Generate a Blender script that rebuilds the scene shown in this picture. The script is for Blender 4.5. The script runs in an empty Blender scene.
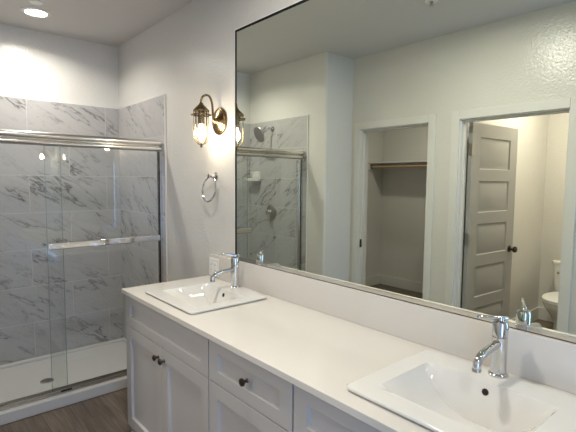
import bpy, bmesh, math, random
from mathutils import Vector, Matrix
random.seed(4)
S = bpy.context.scene
COL = S.collection
PI = math.pi

# ------------------------------------------------------------------ camera, world, exposure
F_PX, YAW, PITCH, ROLL = 440.01, 0.7142, 0.0795, -0.0092
CAM = Vector((-1.5026, 0.0, 1.5387))
cy, sy, cp, sp, cr, sr = math.cos(YAW), math.sin(YAW), math.cos(PITCH), math.sin(PITCH), math.cos(ROLL), math.sin(ROLL)
r_ = Vector((cy, -sy, 0)); f0 = Vector((sy, cy, 0)); u0 = Vector((0, 0, 1))
fwd = f0*cp - u0*sp; up = u0*cp + f0*sp
Rv = r_*cr - up*sr; Uv = r_*sr + up*cr
cam_d = bpy.data.cameras.new('camera'); cam = bpy.data.objects.new('camera', cam_d); COL.objects.link(cam)
m = Matrix((Rv, Uv, -fwd)).transposed().to_4x4(); m.translation = CAM
cam.matrix_world = m
cam_d.sensor_width = 36; cam_d.lens = F_PX*36/576; cam_d.clip_start = 0.02
S.camera = cam

W = bpy.data.worlds.new('World'); S.world = W; W.use_nodes = True
bg = W.node_tree.nodes['Background']
bg.inputs[0].default_value = (0.30, 0.55, 1.0, 1); bg.inputs[1].default_value = 5.5
S.view_settings.view_transform = 'Standard'; S.view_settings.look = 'None'
S.view_settings.gamma = 1; S.view_settings.use_curve_mapping = False
S.view_settings.exposure = 0.60

LED_W, WC_W, CL_W = 14.0, 16.0, 6.5      # ceiling lamps (watts)
BULB = 105.0       # sconce bulb radiance

# ------------------------------------------------------------------ materials
def new_mat(name):
    m = bpy.data.materials.new(name); m.use_nodes = True
    nt = m.node_tree; return m, nt, nt.nodes['Principled BSDF']
def N(nt, typ, **kw):
    n = nt.nodes.new(typ)
    for k, v in kw.items():
        if k.startswith('i_'): n.inputs[int(k[2:])].default_value = v
        else: setattr(n, k, v)
    return n
def mathn(nt, op, a, b=None, c=None):
    n = nt.nodes.new('ShaderNodeMath'); n.operation = op
    for i, v in enumerate((a, b, c)):
        if v is None: continue
        if isinstance(v, (int, float)): n.inputs[i].default_value = v
        else: nt.links.new(v, n.inputs[i])
    return n.outputs[0]
def plain(name, col, rough=0.5, metal=0.0, noise=0.03, bump=0.0, bscale=60, spec=0.5, bdist=0.002, coat=0.0):
    m, nt, p = new_mat(name)
    p.inputs['Roughness'].default_value = rough; p.inputs['Metallic'].default_value = metal
    p.inputs['Specular IOR Level'].default_value = spec
    p.inputs['Coat Weight'].default_value = coat; p.inputs['Coat Roughness'].default_value = 0.05
    tc = N(nt, 'ShaderNodeTexCoord')
    nz = N(nt, 'ShaderNodeTexNoise'); nz.inputs['Scale'].default_value = 6; nz.inputs['Detail'].default_value = 4
    nt.links.new(tc.outputs['Object'], nz.inputs['Vector'])
    rp = N(nt, 'ShaderNodeMix', data_type='RGBA')
    rp.inputs[6].default_value = tuple(max(0, c*(1-noise)) for c in col)+(1,)
    rp.inputs[7].default_value = tuple(min(1, c*(1+noise)) for c in col)+(1,)
    nt.links.new(nz.outputs[0], rp.inputs[0]); nt.links.new(rp.outputs[2], p.inputs['Base Color'])
    if bump:
        b = N(nt, 'ShaderNodeBump'); b.inputs['Strength'].default_value = bump; b.inputs['Distance'].default_value = bdist
        n2 = N(nt, 'ShaderNodeTexNoise'); n2.inputs['Scale'].default_value = bscale; n2.inputs['Detail'].default_value = 3
        nt.links.new(tc.outputs['Object'], n2.inputs['Vector'])
        nt.links.new(n2.outputs[0], b.inputs['Height']); nt.links.new(b.outputs[0], p.inputs['Normal'])
    return m
def emit(name, col, st):
    m, nt, p = new_mat(name)
    p.inputs['Base Color'].default_value = (0.9, 0.9, 0.9, 1)
    p.inputs['Emission Color'].default_value = col+(1,); p.inputs['Emission Strength'].default_value = st
    return m
def sheet_glass(name, tint, refl=1.0):
    m, nt, p = new_mat(name); nt.nodes.remove(p)
    out = nt.nodes['Material Output']
    tr = N(nt, 'ShaderNodeBsdfTransparent'); tr.inputs[0].default_value = tint+(1,)
    gl = N(nt, 'ShaderNodeBsdfGlossy'); gl.inputs[0].default_value = (1, 1, 1, 1); gl.inputs['Roughness'].default_value = 0.0
    fr = N(nt, 'ShaderNodeFresnel'); fr.inputs[0].default_value = 1.5
    geo = N(nt, 'ShaderNodeNewGeometry')
    # a pane's far face is seen from inside the glass: keep the outside index there too
    iv = N(nt, 'ShaderNodeMix', data_type='FLOAT'); iv.inputs[2].default_value = 1.5; iv.inputs[3].default_value = 1/1.5
    nt.links.new(geo.outputs['Backfacing'], iv.inputs[0]); nt.links.new(iv.outputs[0], fr.inputs[0])
    f = mathn(nt, 'MULTIPLY', fr.outputs[0], refl)
    mx = N(nt, 'ShaderNodeMixShader')
    nt.links.new(f, mx.inputs[0]); nt.links.new(tr.outputs[0], mx.inputs[1]); nt.links.new(gl.outputs[0], mx.inputs[2])
    nt.links.new(mx.outputs[0], out.inputs[0])
    return m

def tile_mat(name, axis, joint, flip=1):
    m, nt, p = new_mat(name)
    geo = N(nt, 'ShaderNodeNewGeometry'); sx = N(nt, 'ShaderNodeSeparateXYZ'); nt.links.new(geo.outputs['Position'], sx.inputs[0])
    u = sx.outputs[axis]; z = sx.outputs[2]
    v = mathn(nt, 'DIVIDE', mathn(nt, 'SUBTRACT', 2.1773, z), 0.306)
    row = mathn(nt, 'FLOOR', v); fv = mathn(nt, 'FRACT', v)
    odd = mathn(nt, 'MODULO', row, 2.0)
    uu = mathn(nt, 'ADD', mathn(nt, 'DIVIDE', mathn(nt, 'SUBTRACT', u, joint), 0.615), mathn(nt, 'MULTIPLY', odd, 0.5))
    col = mathn(nt, 'FLOOR', uu); fu = mathn(nt, 'FRACT', uu)
    du = mathn(nt, 'MULTIPLY', mathn(nt, 'MINIMUM', fu, mathn(nt, 'SUBTRACT', 1, fu)), 0.615)
    dv = mathn(nt, 'MULTIPLY', mathn(nt, 'MINIMUM', fv, mathn(nt, 'SUBTRACT', 1, fv)), 0.306)
    grout = mathn(nt, 'LESS_THAN', mathn(nt, 'MINIMUM', du, dv), 0.0017)
    cx = N(nt, 'ShaderNodeCombineXYZ'); nt.links.new(row, cx.inputs[0]); nt.links.new(col, cx.inputs[1]); cx.inputs[2].default_value = axis*7.3
    wn = N(nt, 'ShaderNodeTexWhiteNoise'); nt.links.new(cx.outputs[0], wn.inputs['Vector'])
    off = N(nt, 'ShaderNodeVectorMath', operation='SCALE'); nt.links.new(wn.outputs['Color'], off.inputs[0]); off.inputs['Scale'].default_value = 23
    # vein space: a along the vein (down to the right), b across it
    A = math.radians(33)
    uf = mathn(nt, 'MULTIPLY', u, float(flip))
    a = mathn(nt, 'SUBTRACT', mathn(nt, 'MULTIPLY', uf, math.cos(A)), mathn(nt, 'MULTIPLY', z, math.sin(A)))
    b = mathn(nt, 'ADD', mathn(nt, 'MULTIPLY', uf, math.sin(A)), mathn(nt, 'MULTIPLY', z, math.cos(A)))
    pc = N(nt, 'ShaderNodeCombineXYZ')
    nt.links.new(mathn(nt, 'MULTIPLY', a, 0.24), pc.inputs[0]); nt.links.new(b, pc.inputs[1])
    ps = N(nt, 'ShaderNodeVectorMath', operation='ADD'); nt.links.new(pc.outputs[0], ps.inputs[0]); nt.links.new(off.outputs[0], ps.inputs[1])
    def vein(scale, detail, dist, w, rough=0.55):
        n = N(nt, 'ShaderNodeTexNoise'); n.inputs['Scale'].default_value = scale; n.inputs['Detail'].default_value = detail
        n.inputs['Roughness'].default_value = rough; n.inputs['Distortion'].default_value = dist
        nt.links.new(ps.outputs[0], n.inputs['Vector'])
        d = mathn(nt, 'ABSOLUTE', mathn(nt, 'SUBTRACT', n.outputs[0], 0.5))
        mr = N(nt, 'ShaderNodeMapRange', interpolation_type='SMOOTHSTEP'); nt.links.new(d, mr.inputs[0])
        mr.inputs[1].default_value = 0.0; mr.inputs[2].default_value = w; mr.inputs[3].default_value = 1; mr.inputs[4].default_value = 0
        return mr.outputs[0]
    mk = N(nt, 'ShaderNodeTexNoise'); mk.inputs['Scale'].default_value = 3.5; mk.inputs['Detail'].default_value = 2
    nt.links.new(ps.outputs[0], mk.inputs['Vector'])
    mm = N(nt, 'ShaderNodeMapRange'); nt.links.new(mk.outputs[0], mm.inputs[0]); mm.inputs[1].default_value = 0.40; mm.inputs[2].default_value = 0.62
    v1 = mathn(nt, 'MULTIPLY', vein(4.2, 6, 0.12, 0.014, 0.66), mm.outputs[0])
    v2 = mathn(nt, 'MULTIPLY', vein(8.0, 5, 0.2, 0.012, 0.6), 0.22)
    v3 = mathn(nt, 'MULTIPLY', vein(4.2, 5, 0.12, 0.07, 0.62), mathn(nt, 'MULTIPLY', mm.outputs[0], 0.14))
    vv = mathn(nt, 'MINIMUM', mathn(nt, 'ADD', mathn(nt, 'MAXIMUM', v1, v2), v3), 1.0)
    m1 = N(nt, 'ShaderNodeMix', data_type='RGBA'); m1.inputs[6].default_value = (0.43, 0.42, 0.417, 1); m1.inputs[7].default_value = (0.085, 0.083, 0.087, 1)
    nt.links.new(vv, m1.inputs[0])
    m2 = N(nt, 'ShaderNodeMix', data_type='RGBA'); nt.links.new(grout, m2.inputs[0]); nt.links.new(m1.outputs[2], m2.inputs[6]); m2.inputs[7].default_value = (0.60, 0.585, 0.57, 1)
    nt.links.new(m2.outputs[2], p.inputs['Base Color'])
    p.inputs['Roughness'].default_value = 0.30
    bp = N(nt, 'ShaderNodeBump'); bp.invert = True; bp.inputs['Strength'].default_value = 0.4; bp.inputs['Distance'].default_value = 0.001
    nt.links.new(grout, bp.inputs['Height']); nt.links.new(bp.outputs[0], p.inputs['Normal'])
    return m

def plank_mat():
    m, nt, p = new_mat('vinyl_planks')
    tc = N(nt, 'ShaderNodeNewGeometry')
    mp = N(nt, 'ShaderNodeMapping'); mp.inputs['Rotation'].default_value = (0, 0, PI/2)
    nt.links.new(tc.outputs['Position'], mp.inputs[0])
    br = N(nt, 'ShaderNodeTexBrick'); br.offset = 0.37
    br.inputs['Scale'].default_value = 1; br.inputs['Brick Width'].default_value = 1.22; br.inputs['Row Height'].default_value = 0.18
    br.inputs['Mortar Size'].default_value = 0.0012; br.inputs['Color1'].default_value = (0.125, 0.096, 0.072, 1); br.inputs['Color2'].default_value = (0.172, 0.134, 0.102, 1)
    br.inputs['Mortar'].default_value = (0.05, 0.04, 0.033, 1); br.inputs['Bias'].default_value = 0
    nt.links.new(mp.outputs[0], br.inputs[0])
    m2 = N(nt, 'ShaderNodeMapping'); m2.inputs['Scale'].default_value = (26, 1.6, 1); nt.links.new(tc.outputs['Position'], m2.inputs[0])
    nz = N(nt, 'ShaderNodeTexNoise'); nz.inputs['Scale'].default_value = 2.2; nz.inputs['Detail'].default_value = 6; nz.inputs['Distortion'].default_value = 0.5
    nt.links.new(m2.outputs[0], nz.inputs['Vector'])
    rp = N(nt, 'ShaderNodeMapRange'); nt.links.new(nz.outputs[0], rp.inputs[0]); rp.inputs[1].default_value = 0.3; rp.inputs[2].default_value = 0.7; rp.inputs[3].default_value = 0.6; rp.inputs[4].default_value = 1.35
    mx = N(nt, 'ShaderNodeMix', data_type='RGBA', blend_type='MULTIPLY'); mx.inputs[0].default_value = 1
    nt.links.new(br.outputs[0], mx.inputs[6]); nt.links.new(rp.outputs[0], mx.inputs[7]); nt.links.new(mx.outputs[2], p.inputs['Base Color'])
    p.inputs['Roughness'].default_value = 0.42
    return m

M = {}
M['wall'] = plain('wall_paint', (0.66, 0.645, 0.61), 0.22, noise=0.01, bump=0.6, bscale=72, bdist=0.004)
M['ceiling'] = plain('ceiling_paint', (0.56, 0.54, 0.515), 0.6, noise=0.01, bump=0.4, bscale=75, bdist=0.002)
M['trim'] = plain('trim_paint', (0.67, 0.66, 0.635), 0.35, noise=0.01)
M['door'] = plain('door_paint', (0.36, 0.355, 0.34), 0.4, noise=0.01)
M['counter'] = plain('white_quartz', (0.69, 0.662, 0.615), 0.12, noise=0.02)
M['cabinet'] = plain('cabinet_paint', (0.47, 0.462, 0.455), 0.36, noise=0.01)
M['carcass'] = plain('cabinet_board', (0.50, 0.49, 0.49), 0.6, noise=0.01)
M['ceramic'] = plain('white_ceramic', (0.74, 0.73, 0.70), 0.09, noise=0.005, coat=0.3)
M['pan'] = plain('acrylic_pan', (0.56, 0.55, 0.535), 0.3, noise=0.01)
M['chrome'] = plain('chrome', (0.64, 0.64, 0.64), 0.06, 1.0, noise=0.01)
M['satin'] = plain('satin_nickel', (0.74, 0.72, 0.68), 0.20, 1.0, noise=0.02)
M['nickel'] = plain('brushed_nickel', (0.45, 0.42, 0.38), 0.32, 1.0, noise=0.03)
M['bronze'] = plain('dark_bronze', (0.10, 0.085, 0.075), 0.28, 1.0, noise=0.05)
M['brass'] = plain('antique_brass', (0.22, 0.155, 0.080), 0.27, 1.0, noise=0.15)
M['black'] = plain('black_seal', (0.012, 0.012, 0.013), 0.5)
M['edge'] = plain('dark_mirror_edge', (0.008, 0.009, 0.009), 0.5, spec=0.2)
M['plastic'] = plain('white_plastic', (0.78, 0.77, 0.75), 0.35, noise=0.005)
M['rod'] = plain('varnished_wood', (0.48, 0.33, 0.17), 0.35, noise=0.1)
M['hole'] = plain('dark_hole', (0.01, 0.01, 0.01), 0.7)
M['led'] = emit('led_lens', (1.0, 0.95, 0.88), 14)
M['bulb'] = emit('bulb_glow', (1.0, 0.86, 0.66), BULB)
M['glass'] = sheet_glass('shower_glass', (0.955, 0.97, 0.967), 1.0)
M['pane_edge'] = plain('glass_edge', (0.22, 0.26, 0.25), 0.15)
M['lampglass'] = sheet_glass('lamp_glass', (0.97, 0.97, 0.96), 1.0)
M['floor'] = plank_mat()
M['tile_b'] = tile_mat('marble_tile_back', 0, -0.745)
M['tile_r'] = tile_mat('marble_tile_side', 1, 3.80, -1)
M['tile_l'] = tile_mat('marble_tile_left', 1, 3.62, 1)
mm_, nt_, p_ = new_mat('mirror_silver'); nt_.nodes.remove(p_)
g_ = N(nt_, 'ShaderNodeBsdfGlossy'); g_.inputs[0].default_value = (0.875, 0.925, 0.835, 1); g_.inputs['Roughness'].default_value = 0.0
nt_.links.new(g_.outputs[0], nt_.nodes['Material Output'].inputs[0]); M['mirror'] = mm_

# ------------------------------------------------------------------ mesh helpers
def BM(): return bmesh.new()
def box(bm, x0, x1, y0, y1, z0, z1):
    v = [bm.verts.new((x, y, z)) for x in (x0, x1) for y in (y0, y1) for z in (z0, z1)]
    for f in ((0,1,3,2), (4,6,7,5), (0,4,5,1), (2,3,7,6), (0,2,6,4), (1,5,7,3)): bm.faces.new([v[i] for i in f])
def frame_axes(d):
    d = d.normalized(); a = Vector((0, 0, 1)) if abs(d.z) < 0.9 else Vector((1, 0, 0))
    x = d.cross(a).normalized(); return x, d.cross(x).normalized()
def rings(bm, rr, cap=True):
    for a, b in zip(rr, rr[1:]):
        n = len(a)
        for i in range(n):
            bm.faces.new((a[i], a[(i+1) % n], b[(i+1) % n], b[i]))
    if cap:
        bm.faces.new(rr[0][::-1]); bm.faces.new(rr[-1])
def lathe(bm, prof, org=(0,0,0), axis=(0,0,1), n=24, cap=True):
    o = Vector(org); d = Vector(axis).normalized(); x, y = frame_axes(d); rr = []
    for r, h in prof:
        rr.append([bm.verts.new(o+d*h+(x*math.cos(2*PI*i/n)+y*math.sin(2*PI*i/n))*max(r, 1e-5)) for i in range(n)])
    rings(bm, rr, cap)
def cyl(bm, p0, p1, r0, r1=None, n=20):
    p0 = Vector(p0); p1 = Vector(p1); L = (p1-p0).length
    lathe(bm, [(r0, 0), (r0 if r1 is None else r1, L)], p0, p1-p0, n)
def tube(bm, pts, r, n=12, closed=False):
    pts = [Vector(p) for p in pts]; rr = []; k = len(pts); ref = None
    for i, p in enumerate(pts):
        t = (pts[(i+1) % k]-pts[i-1]) if closed else (pts[min(i+1, k-1)]-pts[max(i-1, 0)])
        t.normalize()
        if ref is None: ref = frame_axes(t)[0]
        x = (ref - t*ref.dot(t)).normalized(); ref = x; y = t.cross(x)
        rad = r[i] if isinstance(r, (list, tuple)) else r
        rr.append([bm.verts.new(p+(x*math.cos(2*PI*j/n)+y*math.sin(2*PI*j/n))*rad) for j in range(n)])
    if closed: rings(bm, rr+[rr[0]], False)
    else: rings(bm, rr)
def smooth_path(pts, per=6):
    P = [Vector(p) for p in pts]; out = []
    for i in range(len(P)-1):
        a, b, c, d = P[max(i-1, 0)], P[i], P[i+1], P[min(i+2, len(P)-1)]
        for k in range(per):
            t = k/per
            out.append(0.5*((2*b)+(c-a)*t+(2*a-5*b+4*c-d)*t*t+(3*b-a-3*c+d)*t**3))
    out.append(P[-1]); return out
def sphere(bm, c, r, n=16, sc=(1,1,1)):
    res = bmesh.ops.create_uvsphere(bm, u_segments=n, v_segments=max(6, n//2+2), radius=r)
    for v in res['verts']: v.co = Vector((v.co.x*sc[0], v.co.y*sc[1], v.co.z*sc[2]))+Vector(c)
def obj(name, bm, mat, parent=None, bevel=0.0, seg=2, loc=None, smooth=True, sharp=35):
    bmesh.ops.recalc_face_normals(bm, faces=bm.faces)
    me = bpy.data.meshes.new(name); bm.to_mesh(me); bm.free()
    me.materials.append(mat)
    if smooth:
        for p in me.polygons: p.use_smooth = True
        me.set_sharp_from_angle(angle=math.radians(sharp))
    o = bpy.data.objects.new(name, me); COL.objects.link(o)
    if parent: o.parent = parent
    if loc: o.location = loc
    if bevel:
        b = o.modifiers.new('bevel', 'BEVEL'); b.width = bevel; b.segments = seg; b.limit_method = 'ANGLE'; b.angle_limit = math.radians(40)
        b.harden_normals = True
    return o
def boxo(name, b, mat, parent=None, bevel=0.0):
    bm = BM(); box(bm, *b); return obj(name, bm, mat, parent, bevel)
def struct(name, bm, mat, bevel=0.0):
    o = obj(name, bm, mat, None, bevel); o['kind'] = 'structure'; return o
def sbox(name, b, mat, bevel=0.0):
    bm = BM(); box(bm, *b); return struct(name, bm, mat, bevel)
def tag(o, label, cat, group=None):
    o['label'] = label; o['category'] = cat
    if group: o['group'] = group
    return o
def thing(name, label, cat, loc=(0,0,0), rotz=0, group=None):
    o = bpy.data.objects.new(name, None); COL.objects.link(o); o.location = loc; o.rotation_euler = (0,0,rotz); o.empty_display_size = 0.05
    return tag(o, label, cat, group)
def dup(root, loc, label=None):
    r = root.copy(); COL.objects.link(r); r.location = loc
    if label: r['label'] = label
    for ch in list(root.children):
        c = ch.copy(); COL.objects.link(c); c.parent = r
        for g in list(ch.children):
            d = g.copy(); COL.objects.link(d); d.parent = c
    return r
def slab(axis, A, B, t0, t1, skip):
    """plate with openings: grid lines A (first in-plane axis) x B (second), cells in skip left open, thickness t0..t1 along axis"""
    bm = BM(); order = {'x': (1, 2, 0), 'y': (0, 2, 1), 'z': (0, 1, 2)}[axis]
    def P(a, b, t):
        c = [0, 0, 0]; c[order[0]] = a; c[order[1]] = b; c[order[2]] = t; return c
    vs = {}
    def V(i, j, k):
        if (i, j, k) not in vs: vs[i, j, k] = bm.verts.new(P(A[i], B[j], (t0, t1)[k]))
        return vs[i, j, k]
    cells = {(i, j) for i in range(len(A)-1) for j in range(len(B)-1)} - set(skip)
    for i, j in cells:
        for k in (0, 1): bm.faces.new([V(i, j, k), V(i+1, j, k), V(i+1, j+1, k), V(i, j+1, k)])
        for (di, dj, e) in ((-1,0,((i,j),(i,j+1))), (1,0,((i+1,j),(i+1,j+1))), (0,-1,((i,j),(i+1,j))), (0,1,((i,j+1),(i+1,j+1)))):
            if (i+di, j+dj) not in cells:
                (a, b), (c, d) = e
                bm.faces.new([V(a, b, 0), V(c, d, 0), V(c, d, 1), V(a, b, 1)])
    return bm

# ------------------------------------------------------------------ room shell
H = 2.7282; YB = 4.0974; W1 = 1.4896; W2 = 1.8669; YJ = 2.9139; YT = 3.1541; ZT = 2.1773; YR = -1.35
XB = -3.88                       # back of the two small rooms
ZD = 2.0428; C0, C1 = 2.0625, 2.811; T0, T1 = 1.0148, 1.7959
sbox('floor', (XB-0.1, 0.1, YR-0.1, YB+0.1, -0.1, 0.0), M['floor'])
sbox('ceiling', (XB-0.1, 0.1, YR-0.1, YB+0.1, H, H+0.1), M['ceiling'])
sbox('wall_right', (0.0, 0.1, YR-0.1, YB+0.1, 0, H), M['wall'])
sbox('wall_back', (-W1-0.45, 0.0, YB+0.008, YB+0.1, 0, H), M['wall'])
# wall with the two door openings
struct('wall_left', slab('x', [YR, T0, T1, C0, C1, YJ+0.05], [0, ZD, H], -W2-0.113, -W2, {(1, 0), (3, 0)}), M['wall'])
# deep wall beside the shower, its outer corner rounded
bm = BM(); pts = [(-W2-0.113, YB+0.1), (-W2-0.113, YJ+0.05), (-W2, YJ+0.05), (-W2, YJ)]
R = 0.02
for k in range(7):
    a = -PI/2+k*PI/12; pts.append((-W1-R+R*math.cos(a), YJ+R+R*math.sin(a)))
pts += [(-W1, YB+0.1)]
lo = [bm.verts.new((x, y, 0)) for x, y in pts]; hi = [bm.verts.new((x, y, H)) for x, y in pts]
for i in range(len(pts)): j = (i+1) % len(pts); bm.faces.new((lo[i], lo[j], hi[j], hi[i]))
bm.faces.new(hi); bm.faces.new(lo[::-1]); struct('wall_left_shower', bm, M['wall'])
# rear wall, behind the viewpoint, with a window that lets in daylight
RX0, RX1, RZ0, RZ = -1.86, -1.245, 0.25, 1.84
struct('wall_rear', slab('y', [-W2-0.113, RX0, RX1, 0.0], [0, RZ0, RZ, H], YR-0.1, YR, {(1, 1)}), M['wall'])
# small rooms behind the door wall
sbox('wall_closet_left', (XB, -W2-0.113, 4.05, 4.15, 0, H), M['wall'])
sbox('wall_closet_back', (XB-0.1, XB, 1.93, 4.15, 0, H), M['wall'])
sbox('wall_closet_right', (XB, -W2-0.113, 1.84, 1.95, 0, H), M['wall'])
sbox('wall_toilet_back', (XB-0.1, XB, 0.8, 1.93, 0, H), M['wall'])
sbox('wall_toilet_right', (XB, -W2-0.113, 0.75, 0.85, 0, H), M['wall'])
def base(name, b): sbox(name, b, M['trim'], 0.004)
base('baseboard_left', (-W2, -W2+0.014, T1+0.062, C0-0.062, 0, 0.14))
base('baseboard_closet_back', (XB, XB+0.014, 1.95, 4.05, 0, 0.14))
base('baseboard_closet_left', (XB+0.014, -W2-0.113, 4.036, 4.05, 0, 0.14))
base('baseboard_closet_right', (XB+0.014, -W2-0.113, 1.95, 1.964, 0, 0.14))
base('baseboard_toilet_back', (XB, XB+0.014, 0.85, 1.84, 0, 0.14))
base('baseboard_toilet_left', (XB+0.014, -W2-0.2, 1.826, 1.84, 0, 0.14))
base('baseboard_right', (-0.014, 0.0, 2.53, 3.14, 0, 0.14))
# door casings and jamb linings
def casing(n, y0, y1):
    bm = BM(); w = 0.062; x0, x1 = -W2, -W2+0.016
    box(bm, x0, x1, y0-w, y0+0.004, 0, ZD+w); box(bm, x0, x1, y1-0.004, y1+w, 0, ZD+w); box(bm, x0, x1, y0+0.004, y1-0.004, ZD-0.004, ZD+w)
    struct('trim_%d' % n, bm, M['trim'], 0.003)
    bm = BM(); t = 0.012
    box(bm, -W2-0.113, -W2, y0, y0+t, 0, ZD-t); box(bm, -W2-0.113, -W2, y1-t, y1, 0, ZD-t); box(bm, -W2-0.113, -W2, y0, y1, ZD-t, ZD)
    # stop moulding
    box(bm, -W2-0.07, -W2-0.04, y0+t, y0+2*t, 0, ZD-2*t); box(bm, -W2-0.07, -W2-0.04, y1-2*t, y1-t, 0, ZD-2*t); box(bm, -W2-0.07, -W2-0.04, y0+t, y1-t, ZD-2*t, ZD-t)
    return struct('trim_%d' % (n+1), bm, M['trim'], 0.001)
jamb_c = casing(1, C0, C1)
jamb_t = casing(3, T0, T1)
bm = BM(); box(bm, -W2-0.036, -W2-0.008, C1-0.0145, C1-0.012, 0.89, 0.97); obj('strike_plate', bm, M['bronze'], jamb_c)

# marble tile on the three shower walls
sbox('wall_back_tile', (-W1+0.008, -0.008, YB-0.004, YB+0.008, 0.045, ZT), M['tile_b'])
sbox('wall_right_tile', (-0.010, 0.0, YT, YB+0.008, 0.045, ZT), M['tile_r'], 0.003)
sbox('wall_left_tile', (-W1, -W1+0.010, YT, YB+0.008, 0.045, ZT), M['tile_l'], 0.003)
bm = BM(); box(bm, -0.014, 0.0, YT-0.012, YT, 0.07, ZT+0.002); struct('trim_5', bm, M['trim'], 0.003)
bm = BM(); box(bm, -W1, -W1+0.014, YT-0.012, YT, 0.07, ZT+0.002); struct('trim_6', bm, M['trim'], 0.003)

# ------------------------------------------------------------------ toilet room door (5 raised panels)
d1 = bpy.data.objects.new('door_1', None); COL.objects.link(d1); d1['kind'] = 'structure'
d1.location = (-W2-0.130, T1-0.014, 0.012); d1.rotation_euler = (0, 0, math.radians(180+4.5))
def panel_leaf(bm, w, h, t, px0, px1, rows, depth=0.009, g=0.014):
    """leaf in local x 0..w, y 0..t, z 0..h with recessed and raised panels on both faces"""
    xs = [0, px0, px1, w]; zs = [0]
    for a, b in rows: zs += [a, b]
    zs += [h]
    for yy, s in ((0, 1), (t, -1)):
        for i in range(3):
            for j in range(len(zs)-1):
                x0, x1, z0, z1 = xs[i], xs[i+1], zs[j], zs[j+1]
                if i == 1 and j % 2 == 1:
                    steps = [(0, 0), (g*0.45, depth), (g*1.1, depth), (g*2.6, depth*0.25)]
                    prev = None
                    for off, dp in steps:
                        q = [bm.verts.new((x0+off, yy+s*dp, z0+off)), bm.verts.new((x1-off, yy+s*dp, z0+off)), bm.verts.new((x1-off, yy+s*dp, z1-off)), bm.verts.new((x0+off, yy+s*dp, z1-off))]
                        if prev:
                            for k in range(4): bm.faces.new((prev[k], prev[(k+1) % 4], q[(k+1) % 4], q[k]))
                        prev = q
                    bm.faces.new(prev)
                else:
                    bm.faces.new([bm.verts.new((x0, yy, z0)), bm.verts.new((x1, yy, z0)), bm.verts.new((x1, yy, z1)), bm.verts.new((x0, yy, z1))])
    for x in (0, w): bm.faces.new([bm.verts.new((x, 0, 0)), bm.verts.new((x, t, 0)), bm.verts.new((x, t, h)), bm.verts.new((x, 0, h))])
    for z in (0, h): bm.faces.new([bm.verts.new((0, 0, z)), bm.verts.new((w, 0, z)), bm.verts.new((w, t, z)), bm.verts.new((0, t, z))])
    bmesh.ops.remove_doubles(bm, verts=bm.verts, dist=1e-5)
LW = 0.735
rows = [(0.19+i*0.362, 0.19+i*0.362+0.265) for i in range(5)]
bm = BM(); panel_leaf(bm, LW, 2.015, 0.035, 0.125, LW-0.125, rows)
obj('door_leaf', bm, M['door'], d1, sharp=20)
def door_knob(side):
    bm = BM(); y0 = 0.035 if side > 0 else 0.0; a = (0, side, 0)
    lathe(bm, [(0.032, 0), (0.032, 0.005), (0.026, 0.010), (0.011, 0.014), (0.010, 0.032), (0.022, 0.038), (0.029, 0.050), (0.027, 0.062), (0.016, 0.070), (0, 0.072)], (LW-0.062, y0, 0.925), a, 20)
    obj('door_knob', bm, M['bronze'], d1)
door_knob(1); door_knob(-1)
for z in (0.25, 1.06, 1.80):
    bm = BM(); cyl(bm, (-0.005, 0.040, z-0.05), (-0.005, 0.040, z+0.05), 0.007, n=12)
    box(bm, 0.0, 0.034, 0.0352, 0.0375, z-0.05, z+0.05); box(bm, -0.004, -0.001, -0.0, 0.036, z-0.05, z+0.05)
    obj('hinge', bm, M['nickel'], d1)

# ------------------------------------------------------------------ shower
pan = thing('shower_pan', 'white low shower base with a raised front curb under the glass doors', 'shower base', (-W1/2, 3.6, 0))
def L(b): return (b[0]+W1/2, b[1]+W1/2, b[2]-3.6, b[3]-3.6, b[4], b[5])
bm = BM(); xa, xb = -W1+0.001, -0.001
xs = [xa, xa+0.035, xb-0.035, xb]; ys = [YT-0.002, YT+0.112, YB-0.05, YB-0.006]
hz = lambda x, y: 0.0
tops = {}
def tv(x, y, z): return bm.verts.new((x+W1/2, y-3.6, z))
# curb
box(bm, *L((xa, xb, YT-0.002, YT+0.115, 0.0, 0.074)))
# lips along the walls and floor falling towards the drain
box(bm, *L((xa, xa+0.03, YT+0.115, YB-0.006, 0.0, 0.046))); box(bm, *L((xb-0.03, xb, YT+0.115, YB-0.006, 0.0, 0.046)))
box(bm, *L((xa+0.03, xb-0.03, YB-0.055, YB-0.006, 0.0, 0.046)))
obj('base', bm, M['pan'], pan, 0.006, 3)
bm = BM(); n1, n2 = 24, 16; grid = []
fx0, fx1, fy0, fy1 = xa+0.03, xb-0.03, YT+0.115, YB-0.055; DX, DY = -0.764, 3.615
for j in range(n2+1):
    rowv = []
    for i in range(n1+1):
        x = fx0+(fx1-fx0)*i/n1; y = fy0+(fy1-fy0)*j/n2
        d = math.hypot(x-DX, y-DY); rowv.append(tv(x, y, 0.012+0.018*min(1, d/0.6)))
    grid.append(rowv)
for j in range(n2):
    for i in range(n1): bm.faces.new((grid[j][i], grid[j][i+1], grid[j+1][i+1], grid[j+1][i]))
obj('pan_floor', bm, M['pan'], pan)
bm = BM(); lathe(bm, [(0.048, 0.0), (0.048, 0.004), (0.044, 0.006), (0.0, 0.006)], (DX+W1/2, DY-3.6, 0.0125), n=28); dr = obj('drain', bm, M['satin'], pan)
bm = BM()
for i in range(-3, 4):
    w = math.sqrt(max(0, 0.036**2-(i*0.010)**2)); box(bm, DX+W1/2+i*0.010-0.0022, DX+W1/2+i*0.010+0.0022, DY-3.6-w, DY-3.6+w, 0.0186, 0.0190)
obj('drain_slot', bm, M['hole'], dr)

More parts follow.
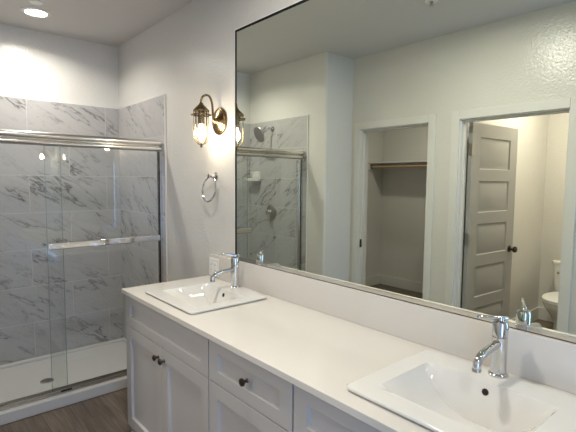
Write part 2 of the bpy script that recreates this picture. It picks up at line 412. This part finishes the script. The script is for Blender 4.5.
# fixed frame of the sliding doors
fr = thing('shower_door_frame', 'polished metal header, side channels and bottom track framing the shower glass', 'shower frame', (-W1/2, 3.232, 0))
def LF(b): return (b[0]+W1/2, b[1]+W1/2, b[2]-3.232, b[3]-3.232, b[4], b[5])
bm = BM(); prof = []
for k in range(9): a = -PI/2+PI*k/8; prof.append((-0.032-0.014*math.cos(a), 1.772+0.016*math.sin(a)))
for k in range(9): a = -PI/2+PI*k/8; prof.append((-0.030-0.020*math.cos(a), 1.815+0.022*math.sin(a)))
prof += [(0.030, 1.837), (0.030, 1.756), (0.022, 1.756), (0.022, 1.80), (-0.024, 1.80), (-0.024, 1.756)]
lo = [bm.verts.new((-W1/2+0.011, y, z)) for y, z in prof]; hi = [bm.verts.new((W1/2-0.011, y, z)) for y, z in prof]
for i in range(len(prof)): j = (i+1) % len(prof); bm.faces.new((lo[i], lo[j], hi[j], hi[i]))
bm.faces.new(hi); bm.faces.new(lo[::-1]); obj('header', bm, M['satin'], fr, sharp=40)
for s in (-1, 1):
    bm = BM(); x1 = s*(W1/2-0.010); x0 = s*(W1/2-0.026)
    box(bm, min(x0, x1), max(x0, x1), -0.024, -0.018, 0.100, 1.756); box(bm, min(x0, x1), max(x0, x1), 0.024, 0.030, 0.100, 1.756)
    box(bm, min(s*(W1/2-0.016), x1), max(s*(W1/2-0.016), x1), -0.018, 0.024, 0.100, 1.756)
    ch = obj('side_channel', bm, M['satin'], fr, 0.001)
    bm = BM(); box(bm, s*(W1/2-0.030)-0.004, s*(W1/2-0.030)+0.004, -0.020, -0.014, 0.11, 1.75); obj('seal_strip', bm, M['black'], ch)
    bm = BM(); lathe(bm, [(0.007, 0), (0.007, 0.006), (0, 0.007)], (s*(W1/2-0.031), -0.022, 1.60), (0, -1, 0), 12); obj('bumper', bm, M['black'], ch)
bm = BM(); box(bm, -W1/2+0.002, W1/2-0.002, -0.038, 0.030, 0.0742, 0.084); box(bm, -W1/2+0.002, W1/2-0.002, -0.024, -0.019, 0.084, 0.098); box(bm, -W1/2+0.002, W1/2-0.002, 0.025, 0.030, 0.084, 0.098)
obj('bottom_track', bm, M['nickel'], fr, 0.001)
boxo('track_seal', (-W1/2+0.003, W1/2-0.003, -0.0185, -0.0145, 0.0843, 0.0985), M['black'], fr)
bm = BM(); box(bm, -0.765+W1/2, -0.695+W1/2, -0.032, -0.0245, 0.082, 0.094); obj('guide_block', bm, M['black'], fr, 0.002)

def slide_door(label, x0, x1, y, bar):
    t = thing('sliding_shower_door', label, 'shower door', ((x0+x1)/2, y, 0.10)); w = (x1-x0)/2
    bm = BM(); box(bm, -w, w, -0.003, 0.003, 0.0, 1.69); gp = obj('glass_pane', bm, M['glass'], t)
    xe = -w if bar else w
    boxo('glass_edge', (xe-0.0011, xe+0.0011, -0.0032, 0.0032, 0.0, 1.69), M['pane_edge'], gp)
    if bar:
        bm = BM()
        box(bm, -w-0.008, w-0.005, -0.066, -0.050, 0.976, 1.020)
        b = obj('towel_bar', bm, M['chrome'], t, 0.005, 3)
        for xx in (-w+0.012, w-0.03):
            bm = BM(); cyl(bm, (xx, -0.053, 0.9975), (xx, -0.0032, 0.9975), 0.010, n=16); obj('post', bm, M['chrome'], b)
    else:
        bm = BM(); lathe(bm, [(0.011, 0), (0.011, 0.012), (0.008, 0.016), (0, 0.017)], (w-0.118, -0.0032, 1.005), (0, -1, 0), 16); obj('pull_knob', bm, M['chrome'], t)
    for xx in (-w+0.06, w-0.06):
        bm = BM(); box(bm, xx-0.016, xx+0.016, -0.005, 0.005, 1.662, 1.692); obj('roller_clip', bm, M['satin'], t, 0.002)
slide_door('clear glass sliding panel with the long chrome towel bar, in front on the right', -0.815, -0.048, 3.220, True)
slide_door('clear glass sliding panel without a bar, behind on the left', -1.440, -0.713, 3.245, False)

# shower fittings on the left tile (seen in the mirror)
sh = thing('rain_shower', 'chrome rain shower head on a bent arm from the marble tile wall', 'shower head', (-W1+0.010, 3.69, 2.085))
bm = BM(); lathe(bm, [(0.030, 0), (0.030, 0.004), (0.020, 0.014), (0.012, 0.018)], (0, 0, 0), (1, 0, 0), 20); obj('flange', bm, M['chrome'], sh)
bm = BM(); tube(bm, smooth_path([(0.012, 0, 0), (0.06, 0, 0.012), (0.095, 0.01, 0.006), (0.125, 0.012, -0.040)]), 0.0095); obj('arm', bm, M['chrome'], sh)
hd = Vector((0.90, 0.12, -0.40)).normalized()
bm = BM(); sphere(bm, (0.128, 0.013, -0.048), 0.016, 14)
lathe(bm, [(0.013, 0.008), (0.018, 0.022), (0.050, 0.034), (0.086, 0.038), (0.090, 0.044), (0.088, 0.049), (0, 0.049)], (0.128, 0.013, -0.048), hd, 32); hh = obj('spray_head', bm, M['nickel'], sh)
bm = BM(); lathe(bm, [(0.078, 0.0492), (0.076, 0.051), (0, 0.051)], (0.128, 0.013, -0.048), hd, 32); obj('spray_face', bm, plain('grey_spray_face', (0.16, 0.16, 0.165), 0.5), hh)

vl = thing('shower_valve', 'round chrome shower valve with a lever handle on the marble tile wall', 'shower valve', (-W1+0.010, 3.70, 1.20))
bm = BM(); lathe(bm, [(0.085, 0), (0.085, 0.004), (0.076, 0.010), (0.040, 0.014), (0.030, 0.020)], (0, 0, 0), (1, 0, 0), 32); obj('escutcheon', bm, M['nickel'], vl)
bm = BM(); lathe(bm, [(0.026, 0.018), (0.026, 0.060), (0.022, 0.066), (0, 0.066)], (0, 0, 0), (1, 0, 0), 20); tube(bm, [(0.050, 0.0, 0.0), (0.056, -0.03, -0.045), (0.060, -0.05, -0.082)], [0.010, 0.008, 0.007]); obj('lever', bm, M['chrome'], vl)

sd = thing('soap_dish', 'white ceramic soap dish with a grab rail on the marble tile wall', 'soap dish', (-W1+0.010, 3.97, 1.54))
bm = BM(); box(bm, 0.0, 0.010, -0.070, 0.070, 0.0, 0.10); box(bm, 0.010, 0.085, -0.085, 0.085, -0.006, 0.012); box(bm, 0.075, 0.085, -0.085, 0.085, 0.012, 0.022)
box(bm, 0.010, 0.085, -0.085, -0.077, 0.012, 0.022); box(bm, 0.010, 0.085, 0.077, 0.085, 0.012, 0.022); obj('tray', bm, M['ceramic'], sd, 0.004, 3)
bm = BM(); tube(bm, smooth_path([(0.008, -0.062, 0.085), (0.045, -0.060, 0.088), (0.052, 0.0, 0.088), (0.045, 0.060, 0.088), (0.008, 0.062, 0.085)]), 0.007); obj('grab_rail', bm, M['ceramic'], sd)

# ------------------------------------------------------------------ vanity
VY0, VY1 = 0.150, 2.508; ZC = 0.91; CB = 0.885; FX = -0.572
def shaker(bm, y0, y1, z0, z1, fy, fz, x=FX, t=0.020, rec=0.015):
    """frame-and-panel front facing -x; outer face at x"""
    A = [y0, y0+fy, y1-fy, y1]; B = [z0, z0+fz, z1-fz, z1]
    o = [(y0, z0), (y1, z0), (y1, z1), (y0, z1)]; i = [(y0+fy, z0+fz), (y1-fy, z0+fz), (y1-fy, z1-fz), (y0+fy, z1-fz)]
    V = lambda q, xx: [bm.verts.new((xx, a, b)) for a, b in q]
    vo, vi, vr, vb = V(o, x), V(i, x), V([(a+(0.004 if a < (y0+y1)/2 else -0.004), b+(0.004 if b < (z0+z1)/2 else -0.004)) for a, b in i], x+rec), V(o, x+t)
    for k in range(4):
        j = (k+1) % 4
        bm.faces.new((vo[k], vo[j], vi[j], vi[k])); bm.faces.new((vi[k], vi[j], vr[j], vr[k])); bm.faces.new((vo[k], vb[k], vb[j], vo[j]))
    bm.faces.new(vr); bm.faces.new(vb)
def knob(parent, y, z):
    bm = BM(); lathe(bm, [(0.009, 0), (0.008, 0.003), (0.0055, 0.006), (0.0055, 0.014), (0.012, 0.018), (0.0155, 0.023), (0.0145, 0.029), (0.008, 0.0325), (0, 0.033)], (FX, y, z), (-1, 0, 0), 20)
    obj('knob', bm, M['bronze'], parent)
def cabinet(label, y0, y1, kind):
    yc = (y0+y1)/2-(0.010 if y1 > 2 else 0); t = thing('vanity_cabinet', label, 'cabinet', (0, 0, 0))
    bm = BM(); x0, x1, th = FX+0.021, -0.004, 0.016; a, b = y0+0.0005, y1-0.0005
    box(bm, x0, x1, a, a+th, 0.0, CB-0.001); box(bm, x0, x1, b-th, b, 0.0, CB-0.001)
    box(bm, x0, x1, a+th, b-th, 0.092, 0.108); box(bm, x1-0.008, x1, a+th, b-th, 0.108, CB-0.001)
    box(bm, x0, x0+0.018, a+th, b-th, CB-0.03, CB-0.001); box(bm, x0, x0+0.018, a+th, b-th, 0.690, 0.710)
    obj('body', bm, M['carcass'], t)
    boxo('toe_kick', (FX+0.09, FX+0.102, a+th+0.001, b-th-0.001, 0.0, 0.0915), M['carcass'], t)
    g = 0.0025; ya, yb2 = y0+g, y1-g
    if kind == 'sink':
        bm = BM(); shaker(bm, ya, yb2, 0.703, 0.880, 0.062, 0.052); obj('false_front', bm, M['cabinet'], t, 0.0012)
        for q0, q1, s in ((ya, yc-0.0015, 1), (yc+0.0015, yb2, -1)):
            bm = BM(); shaker(bm, q0, q1, 0.094, 0.698, 0.062, 0.062); d = obj('door', bm, M['cabinet'], t, 0.0012)
            knob(d, (q1-0.032) if s > 0 else (q0+0.032), 0.642)
    else:
        for z0, z1, kz in ((0.703, 0.880, 0.794), (0.400, 0.698, 0.54), (0.094, 0.396, 0.23)):
            bm = BM(); shaker(bm, ya, yb2, z0, z1, 0.066, 0.052 if z1 > 0.8 else 0.062); d = obj('drawer', bm, M['cabinet'], t, 0.0012)
            knob(d, yc-0.012, kz)
cabinet('pale grey vanity sink cabinet with two doors under the far sink, by the shower', 1.5790, VY1, 'sink')
cabinet('narrow pale grey drawer cabinet in the middle of the vanity, one dark knob per drawer', 1.0425, 1.5760, 'drawers')
cabinet('pale grey vanity sink cabinet under the near sink, closest to the viewer', VY0, 1.0395, 'sink')

S1, S2 = 2.072, 0.588
ct = slab('z', [-0.590, -0.480, -0.155, -0.0005], [0.135, S2-0.220, S2+0.220, S1-0.220, S1+0.220, 2.516], CB, ZC, {(1, 1), (1, 3)})
tag(obj('countertop', ct, M['counter'], None, 0.002), 'long off-white quartz countertop along the vanity holding both sinks', 'countertop')
tag(boxo('backsplash', (-0.020, -0.0005, 0.135, 2.4919, ZC+0.0003, 1.0588), M['counter'], None, 0.0015), 'low off-white quartz backsplash strip between countertop and mirror', 'backsplash')

# drop-in sink: local origin at counter top, centre of the outer rectangle
def sink(label, y):
    t = thing('drop_in_sink', label, 'sink', (-0.302, y, ZC))
    hx, hy = 0.230, 0.270; ix0, ix1, iy = -0.158, 0.130, 0.202; R = 0.022; zr = 0.0155
    xs = [-hx, -hx+0.004, -hx+0.011, -hx+0.022, -hx+0.045]+[ix0-0.006, ix0-0.002]+[ix0+(ix1-ix0)*k/22 for k in range(23)]+[ix1+0.002, ix1+0.006, hx-0.06, hx-0.022, hx-0.011, hx-0.004, hx]
    ysl = [-hy, -hy+0.004, -hy+0.011, -hy+0.022, -iy-0.006, -iy-0.002]+[-iy+2*iy*k/36 for k in range(37)]+[iy+0.002, iy+0.006, hy-0.022, hy-0.011, hy-0.004, hy]
    def depth(x, yy):
        if not (ix0 <= x <= ix1) or abs(yy) > iy: return 0
        s = abs(yy)/iy; q = (x-ix0)/(ix1-ix0)
        D = 0.125*(1-s**2.6)
        f = min(1, q/0.60); f = f*f*(3-2*f)*0.60+0.40*min(1, q/0.136)
        bk = min(1, (1-q)/(3/22))
        return D*min(f, bk)
    bm = BM(); G = []
    for yy in ysl:
        rowv = []
        for x in xs:
            px, py = x, yy
            if abs(x) > hx-R and abs(yy) > hy-R:
                cx, cy2 = math.copysign(hx-R, x), math.copysign(hy-R, yy); dx, dy = x-cx, yy-cy2
                k = max(abs(dx), abs(dy))/max(1e-9, math.hypot(dx, dy)); px, py = cx+dx*k, cy2+dy*k
            e = max(0, max(abs(x)-(hx-0.004)/1, abs(yy)-(hy-0.004)))
            rowv.append(bm.verts.new((px, py, zr-depth(x, yy)-e*0.5)))
        G.append(rowv)
    for j in range(len(ysl)-1):
        for i in range(len(xs)-1): bm.faces.new((G[j][i], G[j][i+1], G[j+1][i+1], G[j+1][i]))
    bmesh.ops.recalc_face_normals(bm, faces=bm.faces)
    if sum(f.normal.z for f in bm.faces) < 0: bmesh.ops.reverse_faces(bm, faces=bm.faces)
    me = bpy.data.meshes.new('basin'); bm.to_mesh(me); bm.free(); me.materials.append(M['ceramic'])
    for p in me.polygons: p.use_smooth = True
    me.set_sharp_from_angle(angle=math.radians(14))
    o = bpy.data.objects.new('basin', me); COL.objects.link(o); o.parent = t
    so = o.modifiers.new('solid', 'SOLIDIFY'); so.thickness = 0.0145; so.offset = -1; so.use_even_offset = False
    bm = BM(); zb = zr-0.125
    lathe(bm, [(0.030, 0.0), (0.030, 0.003), (0.025, 0.005), (0.0, 0.0045)], (0.012, 0, zb+0.0005), n=24); dn = obj('drain', bm, M['chrome'], t)
    bm = BM(); nrm = Vector((-0.125, 0, 0.039))
    lathe(bm, [(0.0105, -0.002), (0.0105, 0.0012), (0.0085, 0.0014), (0.0085, -0.002)], (0.1206, 0.0, -0.0145), nrm, 20, cap=False); ov = obj('overflow_ring', bm, M['bronze'], t)
    bm = BM(); lathe(bm, [(0.0088, -0.001), (0.0088, 0.0008)], (0.1206, 0.0, -0.0145), nrm, 18); obj('overflow_hole', bm, M['hole'], ov)
    return t
s1 = sink('white rectangular drop-in sink at the far end of the counter, nearest the shower', S1)
dup(s1, (-0.302, S2, ZC), 'white rectangular drop-in sink at the near end of the counter, nearest the viewer')

def faucet(label, y):
    t = thing('faucet', label, 'faucet', (-0.096, y, ZC+0.0156))
    bm = BM(); lathe(bm, [(0.030, 0.0), (0.030, 0.005), (0.027, 0.009), (0.0235, 0.011), (0.0235, 0.126), (0.0222, 0.1275)], n=32); obj('body', bm, M['chrome'], t)
    bm = BM(); lathe(bm, [(0.0222, 0.128), (0.0222, 0.1305), (0.0238, 0.132), (0.0238, 0.168), (0.021, 0.175), (0.010, 0.179), (0.0085, 0.190), (0.0, 0.190)], n=32); hc = obj('handle_cap', bm, M['chrome'], t)
    dv = Vector((-0.057, 0.028, 0.008)); c0 = Vector((0, 0, 0.186))
    bm = BM(); tube(bm, [c0-dv*0.44, c0-dv*0.40, c0, c0+dv*0.5, c0+dv*1.30, c0+dv*1.34], [0.005, 0.0068, 0.0068, 0.0064, 0.0056, 0.004], 14); obj('lever', bm, M['chrome'], hc)
    bm = BM(); tube(bm, smooth_path([(-0.012, 0, 0.108), (-0.05, 0, 0.104), (-0.095, 0, 0.100), (-0.128, 0, 0.094), (-0.147, 0, 0.078), (-0.150, 0, 0.058)], 6), 0.0125, 18); sp_ = obj('spout', bm, M['chrome'], t)
    bm = BM(); lathe(bm, [(0.0132, 0.0), (0.0132, 0.010), (0.0125, 0.011)], (-0.150, 0, 0.054), (0, 0, 1), 18); lathe(bm, [(0.009, 0)]+[(0.009, 0.001)], (-0.150, 0, 0.0535)); obj('aerator', bm, M['nickel'], sp_)
    return t
f1 = faucet('chrome single-lever faucet behind the far sink, nearest the shower', S1+0.010)
dup(f1, (-0.096, S2, ZC+0.0156), 'chrome single-lever faucet behind the near sink, nearest the viewer')

# outlet plate on the backsplash
ot = thing('outlet_plate', 'white double outlet plate on the backsplash left of the far faucet', 'outlet', (-0.0205, 2.430, 0.980))
bm = BM(); box(bm, -0.006, 0.0, -0.057, 0.057, -0.056, 0.056); obj('cover_plate', bm, M['plastic'], ot, 0.003, 3)
for yy in (-0.023, 0.023):
    bm = BM(); box(bm, -0.0085, -0.0062, yy-0.0165, yy+0.0165, -0.034, 0.034); k = obj('socket', bm, M['plastic'], ot, 0.001)
    for zz in (-0.017, 0.017):
        for d in (-0.006, 0.006): boxo('slot', (-0.0089, -0.0086, yy+d-0.001, yy+d+0.001, zz-0.005, zz+0.004), M['hole'], k)

# ------------------------------------------------------------------ mirror
mi = thing('wall_mirror', 'large frameless rectangular mirror above the backsplash along the vanity', 'mirror', (0, 1.2, 1.0605))
MY0, MY1, MZ1 = 0.20-1.2, 2.2138-1.2, 2.4135-1.0605
bm = BM(); box(bm, -0.0055, -0.0006, MY0, MY1, 0.004, MZ1); obj('mirror_glass', bm, M['mirror'], mi)
bm = BM(); box(bm, -0.0070, -0.0057, MY1-0.014, MY1+0.0005, 0.020, MZ1); box(bm, -0.0070, -0.0057, MY0, MY1-0.014, MZ1-0.012, MZ1+0.0005); obj('dark_edge', bm, M['edge'], mi)
bm = BM(); box(bm, -0.0090, -0.0060, MY0, MY1, 0.0, 0.019); box(bm, -0.0090, 0, MY0, MY1, -0.001, 0.003); obj('bottom_channel', bm, M['satin'], mi)
bm = BM(); box(bm, -0.008, -0.0003, MY1+0.0008, MY1+0.006, 0.0, MZ1+0.006); box(bm, -0.008, -0.0003, MY0, MY1+0.0008, MZ1+0.0008, MZ1+0.006); obj('caulk_bead', bm, M['plastic'], mi, 0.001)

# ------------------------------------------------------------------ sconces
def sconce(label, y):
    t = thing('wall_sconce', label, 'wall lamp', (-0.0005, y, 1.905))
    bm = BM(); lathe(bm, [(0.084, 0), (0.084, 0.006), (0.079, 0.010), (0.073, 0.011), (0.070, 0.016), (0.050, 0.024), (0.026, 0.030), (0.018, 0.034), (0.016, 0.044), (0.011, 0.048)], (0, 0, 0), (-1, 0, 0), 36); obj('back_plate', bm, M['brass'], t)
    AX = -0.133
    bm = BM(); tube(bm, smooth_path([(-0.030, 0, -0.004), (-0.046, 0, 0.002), (-0.052, 0, 0.045), (-0.056, 0, 0.100), (-0.070, 0, 0.138), (-0.092, 0, 0.150), (-0.121, 0, 0.138), (AX, 0, 0.112), (AX, 0, 0.090)], 6), 0.0068, 12); obj('gooseneck_arm', bm, M['brass'], t)
    bm = BM(); lathe(bm, [(0.008, 0.100), (0.012, 0.098), (0.014, 0.090), (0.026, 0.078), (0.044, 0.060), (0.048, 0.056), (0.048, 0.046), (0.0, 0.046)], (AX, 0, 0), n=32); cap = obj('lantern_cap', bm, M['brass'], t)
    bm = BM(); lathe(bm, [(0.047, 0.022), (0.053, 0.022), (0.053, 0.032), (0.047, 0.032), (0.047, 0.022)], (AX, 0, 0), n=32, cap=False)
    for k in range(8):
        a = 2*PI*k/8+0.2; c = Vector((AX+0.053*math.cos(a), 0.053*math.sin(a), 0.027)); sphere(bm, c+Vector((0.004*math.cos(a), 0.004*math.sin(a), 0)), 0.006, 8)
    obj('collar_ring', bm, M['brass'], cap)
    for k in range(8):
        a = 2*PI*k/8+0.2; ca, sa = math.cos(a), math.sin(a); R = 0.0455
        pts = [(R, 0.046), (R, 0.0), (R, -0.085), (R*0.97, -0.108), (R*0.80, -0.130), (R*0.48, -0.146), (R*0.08, -0.152)]
        bm = BM(); tube(bm, smooth_path([(AX+r*ca, r*sa, z) for r, z in pts], 4), 0.0021, 6); obj('cage_rib', bm, M['brass'], t)
    bm = BM(); lathe(bm, [(0.010, -0.149), (0.009, -0.153), (0.004, -0.156), (0.008, -0.161), (0.008, -0.166), (0.0, -0.170)], (AX, 0, 0), n=14); obj('finial', bm, M['brass'], t)
    bm = BM(); lathe(bm, [(0.041, 0.045), (0.041, -0.085), (0.039, -0.107), (0.030, -0.128), (0.016, -0.141), (0.0, -0.145)], (AX, 0, 0), n=32, cap=False); obj('glass_jar', bm, M['lampglass'], t)
    bm = BM(); lathe(bm, [(0.020, 0.046), (0.020, -0.020), (0.016, -0.030), (0.0, -0.030)], (AX, 0, 0), n=20); so = obj('socket', bm, M['brass'], t)
    bm = BM(); lathe(bm, [(0.010, -0.031), (0.013, -0.046), (0.021, -0.066), (0.0235, -0.082), (0.019, -0.100), (0.009, -0.109), (0.0, -0.111)], (AX, 0, 0), n=20); obj('bulb', bm, M['bulb'], so)
    return t
c1 = sconce('antique brass caged wall lamp on the wall between shower and mirror', 2.39)
dup(c1, (-0.0005, -0.06, 1.905), 'antique brass caged wall lamp beyond the near end of the mirror')

# towel ring
tr = thing('towel_ring', 'round chrome towel ring on the wall below the brass lamp', 'towel ring', (-0.0005, 2.44, 1.566))
bm = BM(); lathe(bm, [(0.026, 0), (0.026, 0.005), (0.020, 0.009), (0.011, 0.012), (0.010, 0.042), (0.014, 0.046), (0.014, 0.056), (0.008, 0.060), (0, 0.061)], (0, 0, 0), (-1, 0, 0), 22); obj('mount', bm, M['chrome'], tr)
bm = BM(); tube(bm, [(-0.050+0.012*math.cos(2*PI*k/40), 0.079*math.sin(2*PI*k/40), -0.084+0.079*math.cos(2*PI*k/40)) for k in range(40)], 0.0058, 10, True); obj('ring', bm, M['chrome'], tr)

# ------------------------------------------------------------------ ceiling fittings
def downlight(label, x, y, watts, col=(1.0, 0.95, 0.86), spread=178):
    t = thing('recessed_light', label, 'ceiling light', (x, y, H))
    bm = BM(); lathe(bm, [(0.100, 0.0005), (0.098, 0.006), (0.092, 0.010), (0.074, 0.012), (0.070, 0.008), (0.070, 0.0005)], (0, 0, 0), (0, 0, -1), 40, cap=False); obj('trim_ring', bm, M['plastic'], t)
    bm = BM(); lathe(bm, [(0.0695, 0.001), (0.0695, 0.0075), (0.060, 0.0085), (0.0, 0.009)], (0, 0, 0), (0, 0, -1), 40); obj('lens', bm, M['led'], t)
    ld = bpy.data.lights.new('led_lamp', 'AREA'); ld.shape = 'DISK'; ld.size = 0.13; ld.energy = watts; ld.color = col; ld.spread = math.radians(spread)
    lo_ = bpy.data.objects.new('led_lamp', ld); COL.objects.link(lo_); lo_.parent = t; lo_.location = (0, 0, -0.0105)
downlight('round white recessed ceiling light glowing over the shower', -0.745, 3.645, LED_W*0.62, spread=150)
downlight('round white recessed ceiling light over the middle of the bathroom floor', -0.89, 1.39, LED_W*0.95)
downlight('added fill light shaped as a round white recessed ceiling light at the near end of the bathroom', -1.35, -0.55, LED_W*0.40)  # unseen extra downlight behind the viewpoint, added as fill for the vanity side
downlight('round white recessed ceiling light inside the toilet room', -2.95, 1.30, WC_W, (1.0, 0.88, 0.74))
downlight('round white recessed ceiling light inside the closet', -2.83, 3.0, CL_W, (1.0, 0.92, 0.82))
bm = BM(); lathe(bm, [(0.040, 0.0005), (0.040, 0.004), (0.036, 0.007), (0, 0.008)], (-0.784, 3.449, H), (0, 0, -1), 28)
tag(obj('sprinkler_cover', bm, M['plastic']), 'small round white cap on the ceiling beside the shower light', 'ceiling cap')
sk = thing('ceiling_sprinkler', 'small round ceiling sprinkler with a metal centre, seen in the mirror top', 'sprinkler', (-1.175, 1.655, H))
bm = BM(); lathe(bm, [(0.042, 0.0005), (0.042, 0.003), (0.030, 0.007), (0.020, 0.008), (0.018, 0.004), (0.0, 0.004)], (0, 0, 0), (0, 0, -1), 28); obj('escutcheon', bm, M['plastic'], sk)
bm = BM(); lathe(bm, [(0.010, 0.004), (0.010, 0.016), (0.006, 0.018), (0.006, 0.030), (0.018, 0.031), (0.018, 0.033), (0, 0.033)], (0, 0, 0), (0, 0, -1), 20); obj('deflector', bm, M['nickel'], sk)

# ------------------------------------------------------------------ closet
SY0, SY1 = 1.952, 4.048
shf = thing('closet_shelf', 'white closet shelf on cleats along the back of the dark closet', 'shelf', (XB+0.17, 3.0, 1.80))
def LS(b): return (b[0]-(XB+0.17), b[1]-(XB+0.17), b[2]-3.0, b[3]-3.0, b[4]-1.80, b[5]-1.80)
boxo('board', LS((XB+0.001, XB+0.345, SY0, SY1, 1.800, 1.818)), M['trim'], shf, 0.001)
boxo('cleat', LS((XB+0.001, XB+0.019, SY0+0.02, SY1-0.02, 1.712, 1.799)), M['trim'], shf, 0.001)
boxo('cleat', LS((XB+0.020, XB+0.340, SY1-0.019, SY1, 1.712, 1.799)), M['trim'], shf, 0.001)
boxo('cleat', LS((XB+0.020, XB+0.340, SY0, SY0+0.019, 1.712, 1.799)), M['trim'], shf, 0.001)
rd = thing('closet_rod', 'varnished wooden hanging rod below the closet shelf', 'closet rod', (XB+0.30, 3.0, 1.752))
bm = BM(); cyl(bm, (0, SY0+0.028-3.0, 0), (0, SY1-0.028-3.0, 0), 0.017, n=20); obj('pole', bm, M['rod'], rd)
for yy, d in ((SY0+0.0205-3.0, 1), (SY1-0.0205-3.0, -1)):
    bm = BM(); cyl(bm, (0, yy, 0), (0, yy+d*0.012, 0), 0.027, n=20); obj('rod_socket', bm, M['bronze'], rd)

# ------------------------------------------------------------------ toilet (faces +x, origin on floor at its back)
tl = thing('toilet', 'white close-coupled toilet with the lid down in the small room', 'toilet', (XB+0.016, 1.44, 0))
def loft(bm, secs, n=32, cap=True):
    rr = []
    for (cx, ax, bx, z, e) in secs:
        ring = []
        for i in range(n):
            a = 2*PI*i/n; c, s = math.cos(a), math.sin(a)
            ring.append(bm.verts.new((cx+ax*math.copysign(abs(c)**e, c), bx*math.copysign(abs(s)**e, s), z)))
        rr.append(ring)
    rings(bm, rr, cap)
bm = BM(); loft(bm, [(0.34, 0.20, 0.105, 0.0, 0.7), (0.34, 0.195, 0.10, 0.05, 0.75), (0.355, 0.19, 0.098, 0.14, 0.85), (0.38, 0.22, 0.125, 0.22, 0.9), (0.42, 0.26, 0.165, 0.30, 0.95), (0.435, 0.275, 0.182, 0.350, 0.95), (0.435, 0.277, 0.184, 0.372, 0.95)])
box(bm, 0.02, 0.25, -0.11, 0.11, 0.30, 0.365); obj('bowl', bm, M['ceramic'], tl, sharp=50)
bm = BM(); loft(bm, [(0.45, 0.268, 0.184, 0.374, 0.92), (0.45, 0.272, 0.188, 0.380, 0.92), (0.45, 0.272, 0.188, 0.388, 0.92), (0.45, 0.266, 0.183, 0.392, 0.92)]); obj('seat', bm, M['plastic'], tl, sharp=50)
bm = BM(); loft(bm, [(0.45, 0.268, 0.184, 0.396, 0.92), (0.45, 0.272, 0.187, 0.401, 0.92), (0.45, 0.268, 0.184, 0.410, 0.92), (0.45, 0.22, 0.15, 0.416, 0.92)]); obj('seat_lid', bm, M['plastic'], tl, sharp=50)
bm = BM(); loft(bm, [(0.10, 0.082, 0.185, 0.366, 0.35), (0.10, 0.088, 0.200, 0.45, 0.3), (0.10, 0.094, 0.212, 0.685, 0.3)]); tk = obj('tank', bm, M['ceramic'], tl, sharp=50)
bm = BM(); loft(bm, [(0.102, 0.100, 0.222, 0.687, 0.28), (0.102, 0.102, 0.225, 0.695, 0.28), (0.102, 0.102, 0.225, 0.715, 0.28), (0.102, 0.092, 0.215, 0.724, 0.28)]); obj('tank_lid', bm, M['ceramic'], tl, sharp=50)
bm = BM(); cyl(bm, (0.194, 0.15, 0.60), (0.210, 0.15, 0.60), 0.012, n=14); tube(bm, [(0.208, 0.155, 0.60), (0.214, 0.11, 0.597), (0.214, 0.08, 0.594)], 0.006, 8); obj('flush_lever', bm, M['chrome'], tk)
bm = BM(); tube(bm, smooth_path([(0.012, 0.26, 0.18), (0.05, 0.26, 0.18), (0.09, 0.255, 0.20), (0.10, 0.22, 0.30), (0.10, 0.17, 0.36)], 5), 0.006, 8); cyl(bm, (0.0, 0.26, 0.18), (0.012, 0.26, 0.18), 0.024, n=16); sphere(bm, (0.05, 0.26, 0.18), 0.014, 10); obj('supply_hose', bm, M['chrome'], tl)
